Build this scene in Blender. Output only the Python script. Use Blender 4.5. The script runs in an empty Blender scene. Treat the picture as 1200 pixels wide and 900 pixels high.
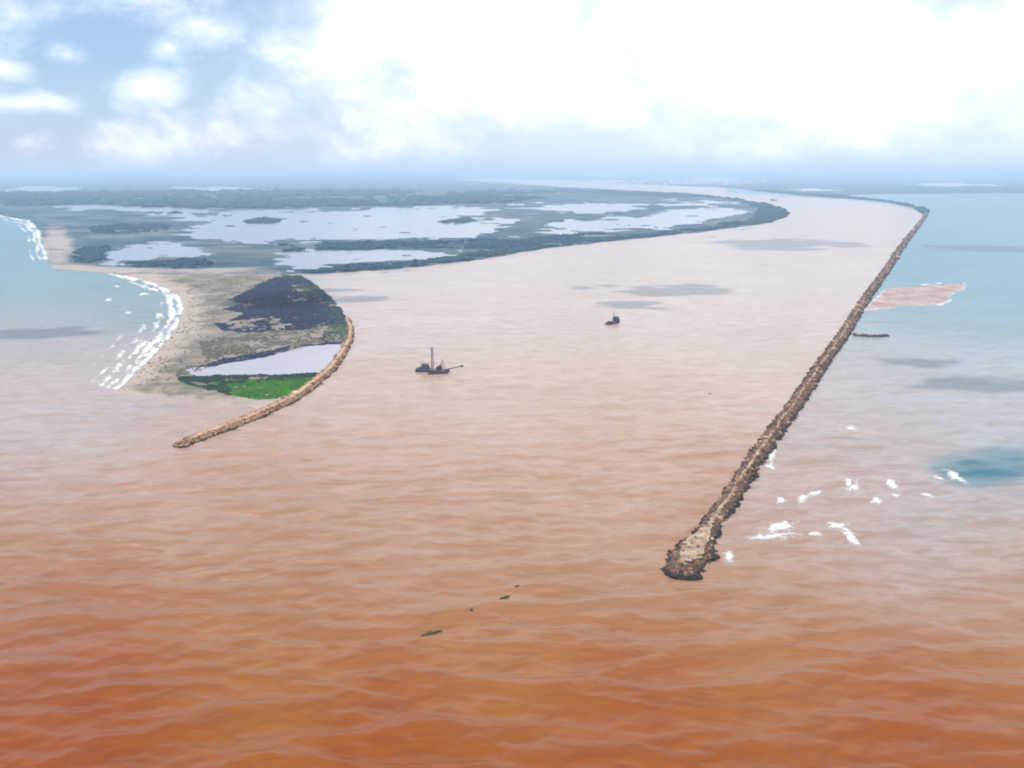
import bpy, bmesh, math, random
import numpy as np
from mathutils import Vector, Matrix
from mathutils.geometry import delaunay_2d_cdt

random.seed(7)
rng = np.random.default_rng(7)
R = math.radians
scene = bpy.context.scene
COL = scene.collection

# ------------------------------------------------------------------ camera geometry
H = 260.0                       # flying height in metres
FPX = 1039.0                    # focal length for a 1200 px wide frame
HORIZ = 202.0
TH = math.atan((450 - HORIZ) / FPX)
CT, ST = math.cos(TH), math.sin(TH)


def ground(px, py, z=0.0):
    """world point on the height z seen at a photo position"""
    px = np.asarray(px, float); py = np.asarray(py, float)
    u = (px - 600) / FPX; v = (450 - py) / FPX
    dz = v * CT - ST
    t = (H - z) / -dz
    return u * t, (CT + v * ST) * t


def to_px(x, y, z=0.0):
    zc = y * CT + (H - z) * ST
    yc = y * ST - (H - z) * CT
    zc = np.maximum(zc, 1e-3)
    return 600 + FPX * x / zc, 450 - FPX * yc / zc


# ------------------------------------------------------------------ noise
def _hash(ix, iy, s):
    n = (ix.astype(np.int64) * 374761393 + iy.astype(np.int64) * 668265263 + s * 1442695041) & 0xffffffff
    n = ((n ^ (n >> 13)) * 1274126177) & 0xffffffff
    n = (n ^ (n >> 16)) & 0xffffffff
    return n / 4294967295.0


def vnoise(x, y, s=0):
    x = np.asarray(x, float); y = np.asarray(y, float)
    ix = np.floor(x); iy = np.floor(y)
    fx = x - ix; fy = y - iy
    fx = fx * fx * (3 - 2 * fx); fy = fy * fy * (3 - 2 * fy)
    a = _hash(ix, iy, s); b = _hash(ix + 1, iy, s); c = _hash(ix, iy + 1, s); d = _hash(ix + 1, iy + 1, s)
    return a + (b - a) * fx + (c - a) * fy + (a - b - c + d) * fx * fy


def fbm(x, y, s=0, o=4):
    t = 0; a = 0.5; w = 0
    for i in range(o):
        t = t + a * vnoise(x * 2 ** i + 17.3 * i, y * 2 ** i - 9.1 * i, s + i); w += a; a *= 0.5
    return t / w


def sstep(a, b, x):
    t = np.clip((x - a) / (b - a), 0, 1)
    return t * t * (3 - 2 * t)


# ------------------------------------------------------------------ object helpers
def mesh_obj(name, V, F, mat, parent=None, smooth=False, attr=None):
    """V (n,3) array, F (m,3) or (m,4) array -> ONE mesh object"""
    V = np.asarray(V, np.float32); F = np.asarray(F, np.int32)
    k = F.shape[1]
    me = bpy.data.meshes.new(name)
    me.vertices.add(len(V)); me.vertices.foreach_set("co", V.ravel())
    me.loops.add(F.size); me.loops.foreach_set("vertex_index", F.ravel())
    me.polygons.add(len(F)); me.polygons.foreach_set("loop_start", np.arange(0, F.size, k, dtype=np.int32))
    me.polygons.foreach_set("use_smooth", np.full(len(F), smooth))
    me.update(calc_edges=True)
    for an, av in (attr or {}).items():
        av = np.asarray(av, np.float32)
        if av.ndim == 1:
            me.attributes.new(an, 'FLOAT', 'POINT').data.foreach_set("value", av)
        else:
            c4 = np.ones((len(av), 4), np.float32); c4[:, :3] = av
            me.attributes.new(an, 'FLOAT_COLOR', 'POINT').data.foreach_set("color", c4.ravel())
    if mat: me.materials.append(mat)
    o = bpy.data.objects.new(name, me); COL.objects.link(o)
    if parent: o.parent = parent
    return o


def bm_obj(name, bm, mat, parent=None, smooth=False):
    me = bpy.data.meshes.new(name); bm.to_mesh(me); bm.free()
    if mat: me.materials.append(mat)
    if smooth:
        for p in me.polygons: p.use_smooth = True
    o = bpy.data.objects.new(name, me); COL.objects.link(o)
    if parent: o.parent = parent
    return o


def tag(o, label=None, cat=None, group=None, kind=None):
    if label: o['label'] = label
    if cat: o['category'] = cat
    if group: o['group'] = group
    if kind: o['kind'] = kind
    return o


def empty(name, loc, rz=0.0):
    o = bpy.data.objects.new(name, None); COL.objects.link(o)
    o.location = loc; o.rotation_euler = (0, 0, rz); o.empty_display_size = 1
    return o


def box(bm, c, s, rot=None, bevel=0.0):
    m = Matrix.Translation(c)
    if rot: m = m @ Matrix.Rotation(rot[1], 4, rot[0])
    m = m @ Matrix.Diagonal((s[0], s[1], s[2], 1))
    g = bmesh.ops.create_cube(bm, size=1, matrix=m)
    if bevel:
        es = list({e for v in g['verts'] for e in v.link_edges})
        bmesh.ops.bevel(bm, geom=es, offset=bevel, segments=1, affect='EDGES')


def tube(bm, a, b, r, r2=None, n=8):
    a = Vector(a); b = Vector(b); d = b - a
    q = d.to_track_quat('Z', 'Y').to_matrix().to_4x4()
    m = Matrix.Translation((a + b) / 2) @ q
    bmesh.ops.create_cone(bm, cap_ends=True, segments=n, radius1=r, radius2=r if r2 is None else r2, depth=d.length, matrix=m)


def loft(bm, secs, cap=True):
    """list of rings (same count) of points"""
    rings = [[bm.verts.new(p) for p in s] for s in secs]
    n = len(rings[0])
    for a, b in zip(rings, rings[1:]):
        for i in range(n):
            bm.faces.new((a[i], a[(i + 1) % n], b[(i + 1) % n], b[i]))
    if cap:
        bm.faces.new(rings[0]); bm.faces.new(rings[-1])
    bmesh.ops.recalc_face_normals(bm, faces=bm.faces)


# ------------------------------------------------------------------ materials
def new_mat(name):
    m = bpy.data.materials.new(name); m.use_nodes = True
    nt = m.node_tree
    return m, nt, nt.nodes['Principled BSDF']


def nd(nt, t, **kw):
    n = nt.nodes.new(t)
    for k, v in kw.items(): setattr(n, k, v)
    return n


def mathn(nt, op, a, b=None, c=None):
    n = nd(nt, 'ShaderNodeMath', operation=op)
    for i, v in enumerate((a, b, c)):
        if v is None: continue
        if isinstance(v, (int, float)): n.inputs[i].default_value = v
        else: nt.links.new(v, n.inputs[i])
    return n.outputs[0]


def mixc(nt, f, a, b, blend='MIX'):
    n = nd(nt, 'ShaderNodeMix', data_type='RGBA', blend_type=blend)
    for s, v in ((n.inputs[0], f), (n.inputs[6], a), (n.inputs[7], b)):
        if isinstance(v, (int, float)): s.default_value = v
        elif isinstance(v, tuple): s.default_value = (*v, 1) if len(v) == 3 else v
        else: nt.links.new(v, s)
    return n.outputs[2]


def noise(nt, vec, scale, detail=4, rough=0.55, dist=0.0):
    n = nd(nt, 'ShaderNodeTexNoise'); n.inputs['Scale'].default_value = scale
    n.inputs['Detail'].default_value = detail; n.inputs['Roughness'].default_value = rough
    n.inputs['Distortion'].default_value = dist
    if vec is not None: nt.links.new(vec, n.inputs['Vector'])
    return n.outputs['Fac']


def pos(nt, sc=(1, 1, 1), rz=0.0):
    g = nd(nt, 'ShaderNodeNewGeometry')
    m = nd(nt, 'ShaderNodeMapping'); m.inputs['Scale'].default_value = sc; m.inputs['Rotation'].default_value = (0, 0, rz)
    nt.links.new(g.outputs['Position'], m.inputs['Vector'])
    return m.outputs['Vector']


def ramp(nt, f, stops):
    n = nd(nt, 'ShaderNodeValToRGB'); e = n.color_ramp.elements
    while len(e) < len(stops): e.new(0.5)
    for el, (p, c) in zip(e, stops):
        el.position = p; el.color = (*c, 1)
    nt.links.new(f, n.inputs[0])
    return n.outputs[0]


def rampf(nt, f, a, b):
    n = nd(nt, 'ShaderNodeMapRange', interpolation_type='SMOOTHSTEP')
    n.inputs[1].default_value = a; n.inputs[2].default_value = b
    nt.links.new(f, n.inputs[0])
    return n.outputs[0]


def attr(nt, name):
    return nd(nt, 'ShaderNodeAttribute', attribute_name=name)


def plain(name, col, rough=0.6, var=0.25, scale=0.6, metal=0.0):
    m, nt, b = new_mat(name)
    n = noise(nt, pos(nt), scale, 5)
    c = mixc(nt, n, tuple(x * (1 - var) for x in col), tuple(min(1, x * (1 + var)) for x in col))
    nt.links.new(c, b.inputs['Base Color'])
    b.inputs['Roughness'].default_value = rough; b.inputs['Metallic'].default_value = metal
    return m


def water_mat(name, use_tint=True, base=(0.4, 0.34, 0.33), bump=1.0, rough=0.22):
    m, nt, b = new_mat(name)
    L = nt.links.new
    if use_tint:
        tint = attr(nt, 'tint').outputs['Color']
        s1 = noise(nt, pos(nt, (0.006, 0.009, 1), R(20)), 1.0, 4, 0.55, 1.2)       # sediment streaks
        s2 = noise(nt, pos(nt, (0.045, 0.060, 1), R(-6)), 1.0, 4, 0.6, 0.5)
        s = mathn(nt, 'ADD', mathn(nt, 'MULTIPLY', s1, 0.45), mathn(nt, 'MULTIPLY', s2, 0.55))
        f = rampf(nt, s, 0.32, 0.68)
        dark = mixc(nt, 1.0, tint, (0.84, 0.77, 0.66), 'MULTIPLY')
        light = mixc(nt, 1.0, tint, (1.08, 1.12, 1.18), 'MULTIPLY')
        c = mixc(nt, f, dark, light)
    else:
        n = noise(nt, pos(nt, (0.01, 0.01, 1)), 1.0, 3)
        c = mixc(nt, n, tuple(x * 0.85 for x in base), tuple(min(1, x * 1.12) for x in base))
    L(c, b.inputs['Base Color'])
    b.inputs['Roughness'].default_value = rough
    b.inputs['IOR'].default_value = 1.333; b.inputs['Specular IOR Level'].default_value = 0.45
    h1 = noise(nt, pos(nt, (0.10, 0.20, 0.2), R(7)), 1.0, 3, 0.5, 0.4)
    h2 = noise(nt, pos(nt, (0.5, 0.8, 0.8), R(-12)), 1.0, 3, 0.6)
    hh = mathn(nt, 'ADD', mathn(nt, 'MULTIPLY', h1, 0.9), mathn(nt, 'MULTIPLY', h2, 0.16))
    bp = nd(nt, 'ShaderNodeBump'); bp.inputs['Strength'].default_value = bump; bp.inputs['Distance'].default_value = 1.0
    L(hh, bp.inputs['Height']); L(bp.outputs[0], b.inputs['Normal'])
    return m


def rock_mat(name, stops, wet_shade=(0.012, 0.010, 0.009), wet_shade_z=(1.2, 3.2)):
    m, nt, b = new_mat(name)
    t = attr(nt, 'tone').outputs['Fac']
    n = noise(nt, pos(nt), 0.9, 5, 0.65)
    f = mathn(nt, 'ADD', mathn(nt, 'MULTIPLY', t, 0.75), mathn(nt, 'MULTIPLY', n, 0.3))
    c = ramp(nt, f, stops)
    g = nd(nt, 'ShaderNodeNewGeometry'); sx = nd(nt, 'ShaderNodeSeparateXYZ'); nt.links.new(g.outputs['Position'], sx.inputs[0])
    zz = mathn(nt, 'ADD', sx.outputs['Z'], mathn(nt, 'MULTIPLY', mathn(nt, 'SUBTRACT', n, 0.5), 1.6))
    w = rampf(nt, zz, *wet_shade_z)  # dark wet algae band, raised to paint shade onto the mound's flanks
    nt.links.new(mixc(nt, w, wet_shade, c), b.inputs['Base Color'])
    b.inputs['Roughness'].default_value = 0.85
    return m


def ground_mat(name, a, b_, c3, sc=0.012):
    """a/b_ mixed by noise, attribute 'sand' brings in c3"""
    m, nt, b = new_mat(name)
    n = noise(nt, pos(nt, (sc, sc, sc)), 1.0, 7, 0.62, 0.6)
    n2 = noise(nt, pos(nt, (sc * 9, sc * 9, sc)), 1.0, 4, 0.6)
    f = rampf(nt, mathn(nt, 'ADD', mathn(nt, 'MULTIPLY', n, 0.75), mathn(nt, 'MULTIPLY', n2, 0.25)), 0.4, 0.62)
    c = mixc(nt, f, a, b_)
    s = attr(nt, 'sand').outputs['Fac']
    sf = rampf(nt, mathn(nt, 'ADD', s, mathn(nt, 'MULTIPLY', mathn(nt, 'SUBTRACT', n, 0.5), 0.9)), 0.3, 0.75)
    sand = mixc(nt, n2, tuple(x * 0.85 for x in c3), tuple(min(1, x * 1.12) for x in c3))
    nt.links.new(mixc(nt, sf, c, sand), b.inputs['Base Color'])
    b.inputs['Roughness'].default_value = 0.95
    b.inputs['Specular IOR Level'].default_value = 0.15
    return m


def leaf_mat(name, a, b_, rough=0.8):
    m, nt, b = new_mat(name)
    t = attr(nt, 'tone').outputs['Fac']
    n = noise(nt, pos(nt), 0.5, 4, 0.6)
    f = mathn(nt, 'ADD', mathn(nt, 'MULTIPLY', t, 0.7), mathn(nt, 'MULTIPLY', n, 0.35))
    nt.links.new(mixc(nt, f, a, b_), b.inputs['Base Color'])
    b.inputs['Roughness'].default_value = rough
    b.inputs['Specular IOR Level'].default_value = 0.2
    return m


M_WATER = water_mat('muddy sea water', True, bump=0.14, rough=0.30)
M_LAGOON = water_mat('pale lagoon water', False, (0.22, 0.235, 0.28), bump=0.25, rough=0.2)
M_POND = water_mat('pond water', False, (0.36, 0.33, 0.35), bump=0.1, rough=0.15)
M_RIVER = water_mat('upper river water', False, (0.46, 0.40, 0.36), bump=0.3, rough=0.25)
M_MARSH = ground_mat('marsh ground', (0.014, 0.048, 0.075), (0.055, 0.105, 0.130), (0.36, 0.29, 0.26), 0.0035)  # ground colour blued to carry some of the distance haze
nt = M_MARSH.node_tree; bs = nt.nodes['Principled BSDF']; prev = bs.inputs['Base Color'].links[0].from_socket
nf = noise(nt, pos(nt, (0.0011, 0.0022, 1)), 1.0, 8, 0.66, 0.8); nf2 = noise(nt, pos(nt, (0.004, 0.012, 1)), 1.0, 6, 0.6, 0.4)
nt.links.new(mixc(nt, mathn(nt, 'MULTIPLY', rampf(nt, nf2, .52, .66), .75), mixc(nt, mathn(nt, 'MULTIPLY', rampf(nt, nf, .5, .64), .8), prev, (0.13, 0.15, 0.125)), (0.24, 0.235, 0.25)), bs.inputs['Base Color'])
M_SPIT = ground_mat('spit ground', (0.13, 0.12, 0.09), (0.255, 0.21, 0.175), (0.37, 0.30, 0.255), 0.02)
M_BAR = ground_mat('sandbar sand', (0.31, 0.20, 0.17), (0.42, 0.33, 0.30), (0.55, 0.48, 0.46), 0.018)
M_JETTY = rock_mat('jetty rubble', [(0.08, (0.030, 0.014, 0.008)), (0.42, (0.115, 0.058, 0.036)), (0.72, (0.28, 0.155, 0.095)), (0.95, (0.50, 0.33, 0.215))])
M_CREST = rock_mat('jetty crest', [(0.1, (0.15, 0.095, 0.07)), (0.5, (0.30, 0.20, 0.145)), (0.9, (0.46, 0.335, 0.21))], wet_shade_z=(-2, -1))
M_JETTY2 = rock_mat('curved jetty rubble', [(0.08, (0.07, 0.032, 0.018)), (0.42, (0.27, 0.14, 0.075)), (0.9, (0.52, 0.33, 0.20))], wet_shade_z=(0.7, 2.0))
M_CREST2 = rock_mat('curved jetty crest', [(0.1, (0.28, 0.16, 0.095)), (0.5, (0.42, 0.265, 0.165)), (0.9, (0.54, 0.38, 0.26))], wet_shade_z=(-2, -1))
M_MANG = leaf_mat('mangrove leaves', (0.002, 0.024, 0.046), (0.010, 0.058, 0.085))  # leaf colour shifted to blue, haze of the far land painted in
M_DARKSCRUB = leaf_mat('dark scrub leaves', (0.001, 0.003, 0.028), (0.018, 0.030, 0.066))
M_GREEN = leaf_mat('green marsh plants', (0.004, 0.030, 0.004), (0.045, 0.19, 0.003))
M_DKGREEN = leaf_mat('dark green plants', (0.004, 0.014, 0.010), (0.014, 0.050, 0.016))
M_PALELEAF = leaf_mat('pale bush leaves', (0.12, 0.20, 0.08), (0.30, 0.38, 0.20))
M_EDGE = leaf_mat('river edge scrub', (0.012, 0.040, 0.030), (0.050, 0.095, 0.050))
M_DRY = leaf_mat('dry scrub', (0.06, 0.055, 0.045), (0.15, 0.13, 0.09))

# ------------------------------------------------------------------ water sheet
WAVES = []
wr = random.Random(23)
for i in range(34):
    lam = wr.uniform(25, 54) if i < 24 else wr.uniform(11, 20)
    ang = R(90 + 5) + wr.gauss(0, R(17 if i < 24 else 30))
    amp = (0.0057 if i < 24 else 0.0046) * lam * wr.uniform(0.6, 1.3)
    WAVES.append((2 * math.pi / lam, math.cos(ang), math.sin(ang), wr.uniform(0, 6.283), amp, lam))


def wave_z(x, y, spacing=None):
    x = np.asarray(x, float); y = np.asarray(y, float)
    z = np.zeros_like(x)
    # slow meander of the phase so that crests bend and break up
    wx = x + 12 * (fbm(x / 90, y / 90, 31, 2) - .5); wy = y + 12 * (fbm(x / 110, y / 90, 37, 2) - .5)
    for k, cx, cy, ph, a, lam in WAVES:
        s = np.sin(k * (wx * cx + wy * cy) + ph)
        h = a * (2 * ((s + 1) / 2) ** 3.2 - 0.58)
        if spacing is not None: h = h * sstep(1.6, 3.5, lam / spacing)
        z += h
    z *= 0.55 + .85 * fbm(x / 190, y / 140, 41, 3)
    z *= 1 - .5 * sstep(620, 1100, y)          # the swell dies down inside the mouth
    return z


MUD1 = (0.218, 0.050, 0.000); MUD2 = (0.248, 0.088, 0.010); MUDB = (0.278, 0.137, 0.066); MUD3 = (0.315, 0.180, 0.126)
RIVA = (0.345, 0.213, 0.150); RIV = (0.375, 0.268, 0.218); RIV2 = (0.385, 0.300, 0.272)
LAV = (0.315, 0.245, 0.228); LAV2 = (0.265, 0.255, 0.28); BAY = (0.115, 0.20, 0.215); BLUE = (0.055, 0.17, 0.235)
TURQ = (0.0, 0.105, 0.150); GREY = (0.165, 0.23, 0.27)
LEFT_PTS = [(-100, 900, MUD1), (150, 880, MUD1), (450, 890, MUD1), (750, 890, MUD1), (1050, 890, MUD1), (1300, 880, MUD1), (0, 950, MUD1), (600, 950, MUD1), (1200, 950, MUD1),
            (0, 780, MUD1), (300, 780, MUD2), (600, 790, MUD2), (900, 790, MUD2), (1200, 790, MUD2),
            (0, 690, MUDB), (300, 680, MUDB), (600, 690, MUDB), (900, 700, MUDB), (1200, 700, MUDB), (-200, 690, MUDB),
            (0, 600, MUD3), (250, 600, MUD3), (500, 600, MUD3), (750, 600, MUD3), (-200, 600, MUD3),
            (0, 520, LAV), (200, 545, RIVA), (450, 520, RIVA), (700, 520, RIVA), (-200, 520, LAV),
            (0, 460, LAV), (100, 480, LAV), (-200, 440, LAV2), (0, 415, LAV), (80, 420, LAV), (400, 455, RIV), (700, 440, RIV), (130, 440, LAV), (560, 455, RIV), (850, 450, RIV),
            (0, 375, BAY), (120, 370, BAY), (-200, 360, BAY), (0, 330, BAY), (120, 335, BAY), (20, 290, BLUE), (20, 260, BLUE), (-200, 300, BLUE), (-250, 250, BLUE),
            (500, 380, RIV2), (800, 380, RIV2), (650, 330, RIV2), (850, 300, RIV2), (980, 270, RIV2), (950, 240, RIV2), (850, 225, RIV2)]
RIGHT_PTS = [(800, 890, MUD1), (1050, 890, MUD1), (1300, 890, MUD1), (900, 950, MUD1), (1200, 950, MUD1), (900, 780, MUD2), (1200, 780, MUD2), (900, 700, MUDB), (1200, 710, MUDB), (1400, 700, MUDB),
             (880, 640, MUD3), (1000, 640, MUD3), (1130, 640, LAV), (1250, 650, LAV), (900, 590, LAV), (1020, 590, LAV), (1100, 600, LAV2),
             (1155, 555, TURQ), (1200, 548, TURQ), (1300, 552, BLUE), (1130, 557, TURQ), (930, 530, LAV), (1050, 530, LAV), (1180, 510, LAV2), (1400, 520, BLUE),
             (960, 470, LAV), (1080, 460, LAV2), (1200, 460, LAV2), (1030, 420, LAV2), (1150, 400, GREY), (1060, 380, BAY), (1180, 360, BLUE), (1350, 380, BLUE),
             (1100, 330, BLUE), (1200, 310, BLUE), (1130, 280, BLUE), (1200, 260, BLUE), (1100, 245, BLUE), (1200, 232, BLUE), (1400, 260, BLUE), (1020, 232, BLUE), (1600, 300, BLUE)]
JX = [(850, 226), (940, 231), (1000, 235), (1040, 239), (1074, 246), (1084, 252), (1078, 262), (1060, 285), (1040, 315), (1015, 350), (990, 390),
      (965, 425), (935, 470), (895, 525), (862, 575), (830, 620), (806, 664), (800, 720)]


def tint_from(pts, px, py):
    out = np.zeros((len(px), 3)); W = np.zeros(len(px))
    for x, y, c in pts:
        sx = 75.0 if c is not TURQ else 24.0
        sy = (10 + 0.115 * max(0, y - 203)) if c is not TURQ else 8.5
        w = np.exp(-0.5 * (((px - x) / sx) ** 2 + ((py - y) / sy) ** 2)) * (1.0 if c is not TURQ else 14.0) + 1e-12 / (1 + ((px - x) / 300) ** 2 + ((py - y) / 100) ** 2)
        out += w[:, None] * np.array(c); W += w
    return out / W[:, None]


def build_water():
    pys = np.concatenate([np.linspace(1250, 1000, 40, endpoint=False), np.linspace(1000, 560, 420, endpoint=False), np.linspace(560, 300, 200, endpoint=False),
                          np.linspace(300, 214, 60, endpoint=False)])
    dep = np.arctan((pys - 450) / FPX) + TH
    rad = H / np.tan(dep)
    rad = np.concatenate([rad, np.geomspace(rad[-1] * 1.08, 130000, 14)])
    ang = np.concatenate([np.linspace(-40, 40, 800), np.linspace(42, 318, 93)])
    a = np.radians(ang)
    X = rad[:, None] * np.sin(a)[None]; Y = rad[:, None] * np.cos(a)[None]
    nr, na = X.shape
    x = X.ravel(); y = Y.ravel()
    spacing = np.repeat(np.gradient(rad), na)
    spacing = np.maximum(spacing, np.repeat(rad, na) * np.tile(np.gradient(a).clip(0, 1), nr))
    z = wave_z(x, y, spacing)
    front = y > 50
    px, py = to_px(x, np.where(front, y, 50))
    px = np.clip(px, -1200, 2400); py = np.clip(py, 203, 1000)
    wob = (fbm(x / 160, y / 160, 5, 4) - .5)
    wob = wob + .35 * (fbm(x / 38, y / 38, 6, 3) - .5)
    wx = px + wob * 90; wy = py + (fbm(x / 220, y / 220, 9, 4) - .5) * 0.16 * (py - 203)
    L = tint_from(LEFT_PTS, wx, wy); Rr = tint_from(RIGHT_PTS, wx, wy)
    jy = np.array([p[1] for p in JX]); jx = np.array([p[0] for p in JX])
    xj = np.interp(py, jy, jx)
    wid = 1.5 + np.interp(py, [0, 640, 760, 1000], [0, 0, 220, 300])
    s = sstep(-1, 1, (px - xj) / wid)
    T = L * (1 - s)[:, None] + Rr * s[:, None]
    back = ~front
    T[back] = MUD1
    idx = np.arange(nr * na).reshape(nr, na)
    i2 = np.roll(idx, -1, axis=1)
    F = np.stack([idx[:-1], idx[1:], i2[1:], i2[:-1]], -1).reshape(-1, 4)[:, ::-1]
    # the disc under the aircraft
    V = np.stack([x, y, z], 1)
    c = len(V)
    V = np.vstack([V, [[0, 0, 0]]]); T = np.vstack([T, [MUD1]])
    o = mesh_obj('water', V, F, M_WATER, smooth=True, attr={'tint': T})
    bm = bmesh.new(); bm.from_mesh(o.data); bm.verts.ensure_lookup_table()
    for k in range(na):
        bm.faces.new((bm.verts[c], bm.verts[k], bm.verts[(k + 1) % na])).smooth = True
    bmesh.ops.recalc_face_normals(bm, faces=bm.faces[-na:])
    bm.to_mesh(o.data); bm.free()
    tag(o, kind='structure')


build_water()


# ------------------------------------------------------------------ sheets outlined on the ground
def densify(poly, step, jit, seed, closed=True):
    out = []
    n = len(poly)
    for i in range(n if closed else n - 1):
        a = np.array(poly[i], float); b = np.array(poly[(i + 1) % n], float)
        k = max(1, int(math.hypot(b[0] - a[0], (b[1] - a[1]) * 3) / step))
        for j in range(k):
            out.append(a + (b - a) * j / k)
    out = np.array(out)
    if jit:
        sc = np.clip((out[:, 1] - 205) / 120, 0.04, 1.2)
        out[:, 0] += jit * (fbm(out[:, 0] / 14, out[:, 1] / 4, seed, 3) - .5) * 4
        out[:, 1] += jit * sc * (fbm(out[:, 0] / 16, out[:, 1] / 5, seed + 50, 3) - .5) * 4
        out[:, 1] = np.maximum(out[:, 1], 204.2)
    return out


def inside(poly, x, y):
    poly = np.asarray(poly); r = np.zeros(len(x), bool); n = len(poly)
    for i in range(n):
        x1, y1 = poly[i]; x2, y2 = poly[(i + 1) % n]
        if y1 == y2: continue
        c = ((y1 > y) != (y2 > y)) & (x < (x2 - x1) * (y - y1) / (y2 - y1) + x1)
        r ^= c
    return r


def sheet(name, poly, z, mat, step=6, jit=1.0, seed=0, inner=None, edge_z=None, relief=0.0, sand=None, kind='structure'):
    P = densify(poly, step, jit, seed)
    n = len(P)
    pts = P
    if inner:
        lo = P.min(0); hi = P.max(0)
        gx, gy = np.meshgrid(np.arange(lo[0], hi[0], inner), np.arange(lo[1], hi[1], inner / 4))
        gx = gx.ravel() + rng.uniform(-.3, .3, gx.size) * inner; gy = gy.ravel() + rng.uniform(-.3, .3, gy.size) * inner / 4
        k = inside(P, gx, gy)
        q = np.stack([gx[k], gy[k]], 1)
        if len(q):
            keep = np.ones(len(q), bool)
            for p in P: keep &= (np.abs(q[:, 0] - p[0]) + np.abs(q[:, 1] - p[1]) * 3) > inner * 0.35
            pts = np.vstack([P, q[keep]])
    vin = [Vector((p[0], p[1] * 3)) for p in pts]
    vo, eo, fo, ov, oe, of = delaunay_2d_cdt(vin, [(i, (i + 1) % n) for i in range(n)], [], 1, 1e-4)
    px = np.array([v.x for v in vo]); py = np.array([v.y / 3 for v in vo])
    edge = np.array([any(i < n for i in l) or not l for l in ov])
    zz = np.full(len(px), z)
    X, Y = ground(px, py, z)
    if relief: zz = zz + relief * (fbm(X / 25, Y / 25, seed + 3, 4) - .5) * 2
    if edge_z is not None: zz[edge] = edge_z
    X, Y = ground(px, py, z)
    F = []
    for f in fo:
        a, b, c = f[:3]
        if (X[b] - X[a]) * (Y[c] - Y[a]) - (Y[b] - Y[a]) * (X[c] - X[a]) < 0: f = f[::-1]
        F.append(f)
    at = {'sand': sand(px, py, edge) if sand else np.zeros(len(px))}
    o = mesh_obj(name, np.stack([X, Y, zz], 1), np.array(F), mat, smooth=False, attr=at)
    tag(o, kind=kind)
    return o


def blob(px, py, cx, cy, rx, ry):
    return np.exp(-(((px - cx) / rx) ** 2 + ((py - cy) / ry) ** 2))


COAST_FAR = [(-900, 232), (-400, 238), (-100, 246), (0, 252), (34, 258), (46, 270), (52, 290), (56, 307), (64, 314), (82, 316.5), (130, 321)]
COAST_NEAR = [(130, 321), (165, 327), (195, 337), (210, 349), (214, 362), (207, 383), (192, 404), (172, 424), (152, 444), (134, 461)]
JETTY_L = [(213, 522), (230, 515), (255, 505), (285, 494), (315, 481), (345, 466), (370, 448), (388, 432), (400, 416), (408, 402), (411, 389), (407, 374)]
RIVER_BANK = [(352, 322.5), (380, 321), (440, 317), (520, 309.5), (560, 304), (640, 291), (740, 280), (820, 272), (900, 261.5), (922, 254), (926, 249), (915, 243), (890, 237),
              (850, 231), (800, 226.5), (730, 222.5), (660, 219), (590, 214.5), (541, 211)]


def sand_far(px, py, e):
    s = blob(px, py, 66, 290, 22, 30) + blob(px, py, 90, 316, 70, 5) + 0.8 * blob(px, py, 250, 318, 120, 5)
    s += 0.45 * blob(px, py, 200, 292, 60, 10) + 0.35 * blob(px, py, 630, 272, 70, 8) + 0.3 * blob(px, py, 300, 305, 40, 8)
    return np.clip(s, 0, 1)


def sand_near(px, py, e):
    coast = np.interp(py, [p[1] for p in COAST_NEAR], [p[0] for p in COAST_NEAR])
    d = px - coast
    s = 0.75 * np.exp(-(np.clip(d, 0, None) / 45) ** 2) + 0.6 * sstep(455, 468, py) + 0.5 * sstep(330, 320, py)
    return np.clip(s, 0, 1)


# delta land to the horizon
sheet('terrain', COAST_FAR + [(200, 321), (270, 321), (352, 321.5)] + RIVER_BANK[1:] + [(530, 204.3), (-900, 204.3)], 0.8, M_MARSH,
      step=5, jit=0.9, seed=3, inner=16, edge_z=0.3, sand=sand_far)
# far shore beyond the river, with the hooked bank where the long jetty starts
sheet('terrain', [(541, 209.4), (600, 208.6), (680, 212.2), (760, 216.3), (840, 219.6), (880, 222.5), (940, 229.5), (1000, 233.4), (1040, 237.2), (1074, 244.5), (1082, 252),
                  (1089, 250), (1083, 243.5), (1050, 236.5), (1012, 231.5), (985, 229), (1010, 227.6), (1100, 226.8), (1200, 226), (1500, 226), (2300, 225), (2300, 204.3), (535, 204.3)],
      0.8, M_MARSH, step=5, jit=0.35, seed=8, inner=22, edge_z=0.3)
# the near sand spit
SPIT = COAST_NEAR + [(160, 462), (215, 465), (262, 473), (312, 479), (330, 474)] + [(345, 464.5), (369, 447), (387, 431), (399, 415.5), (407, 402), (410, 389), (406, 373), (392, 352), (372, 335), (354, 323), (352, 321)] + [(270, 320.5), (200, 320.5)]
sheet('beach', SPIT, 0.9, M_SPIT, step=3.5, jit=0.7, seed=5, inner=5, edge_z=-0.2, relief=0.22, sand=sand_near)

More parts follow.
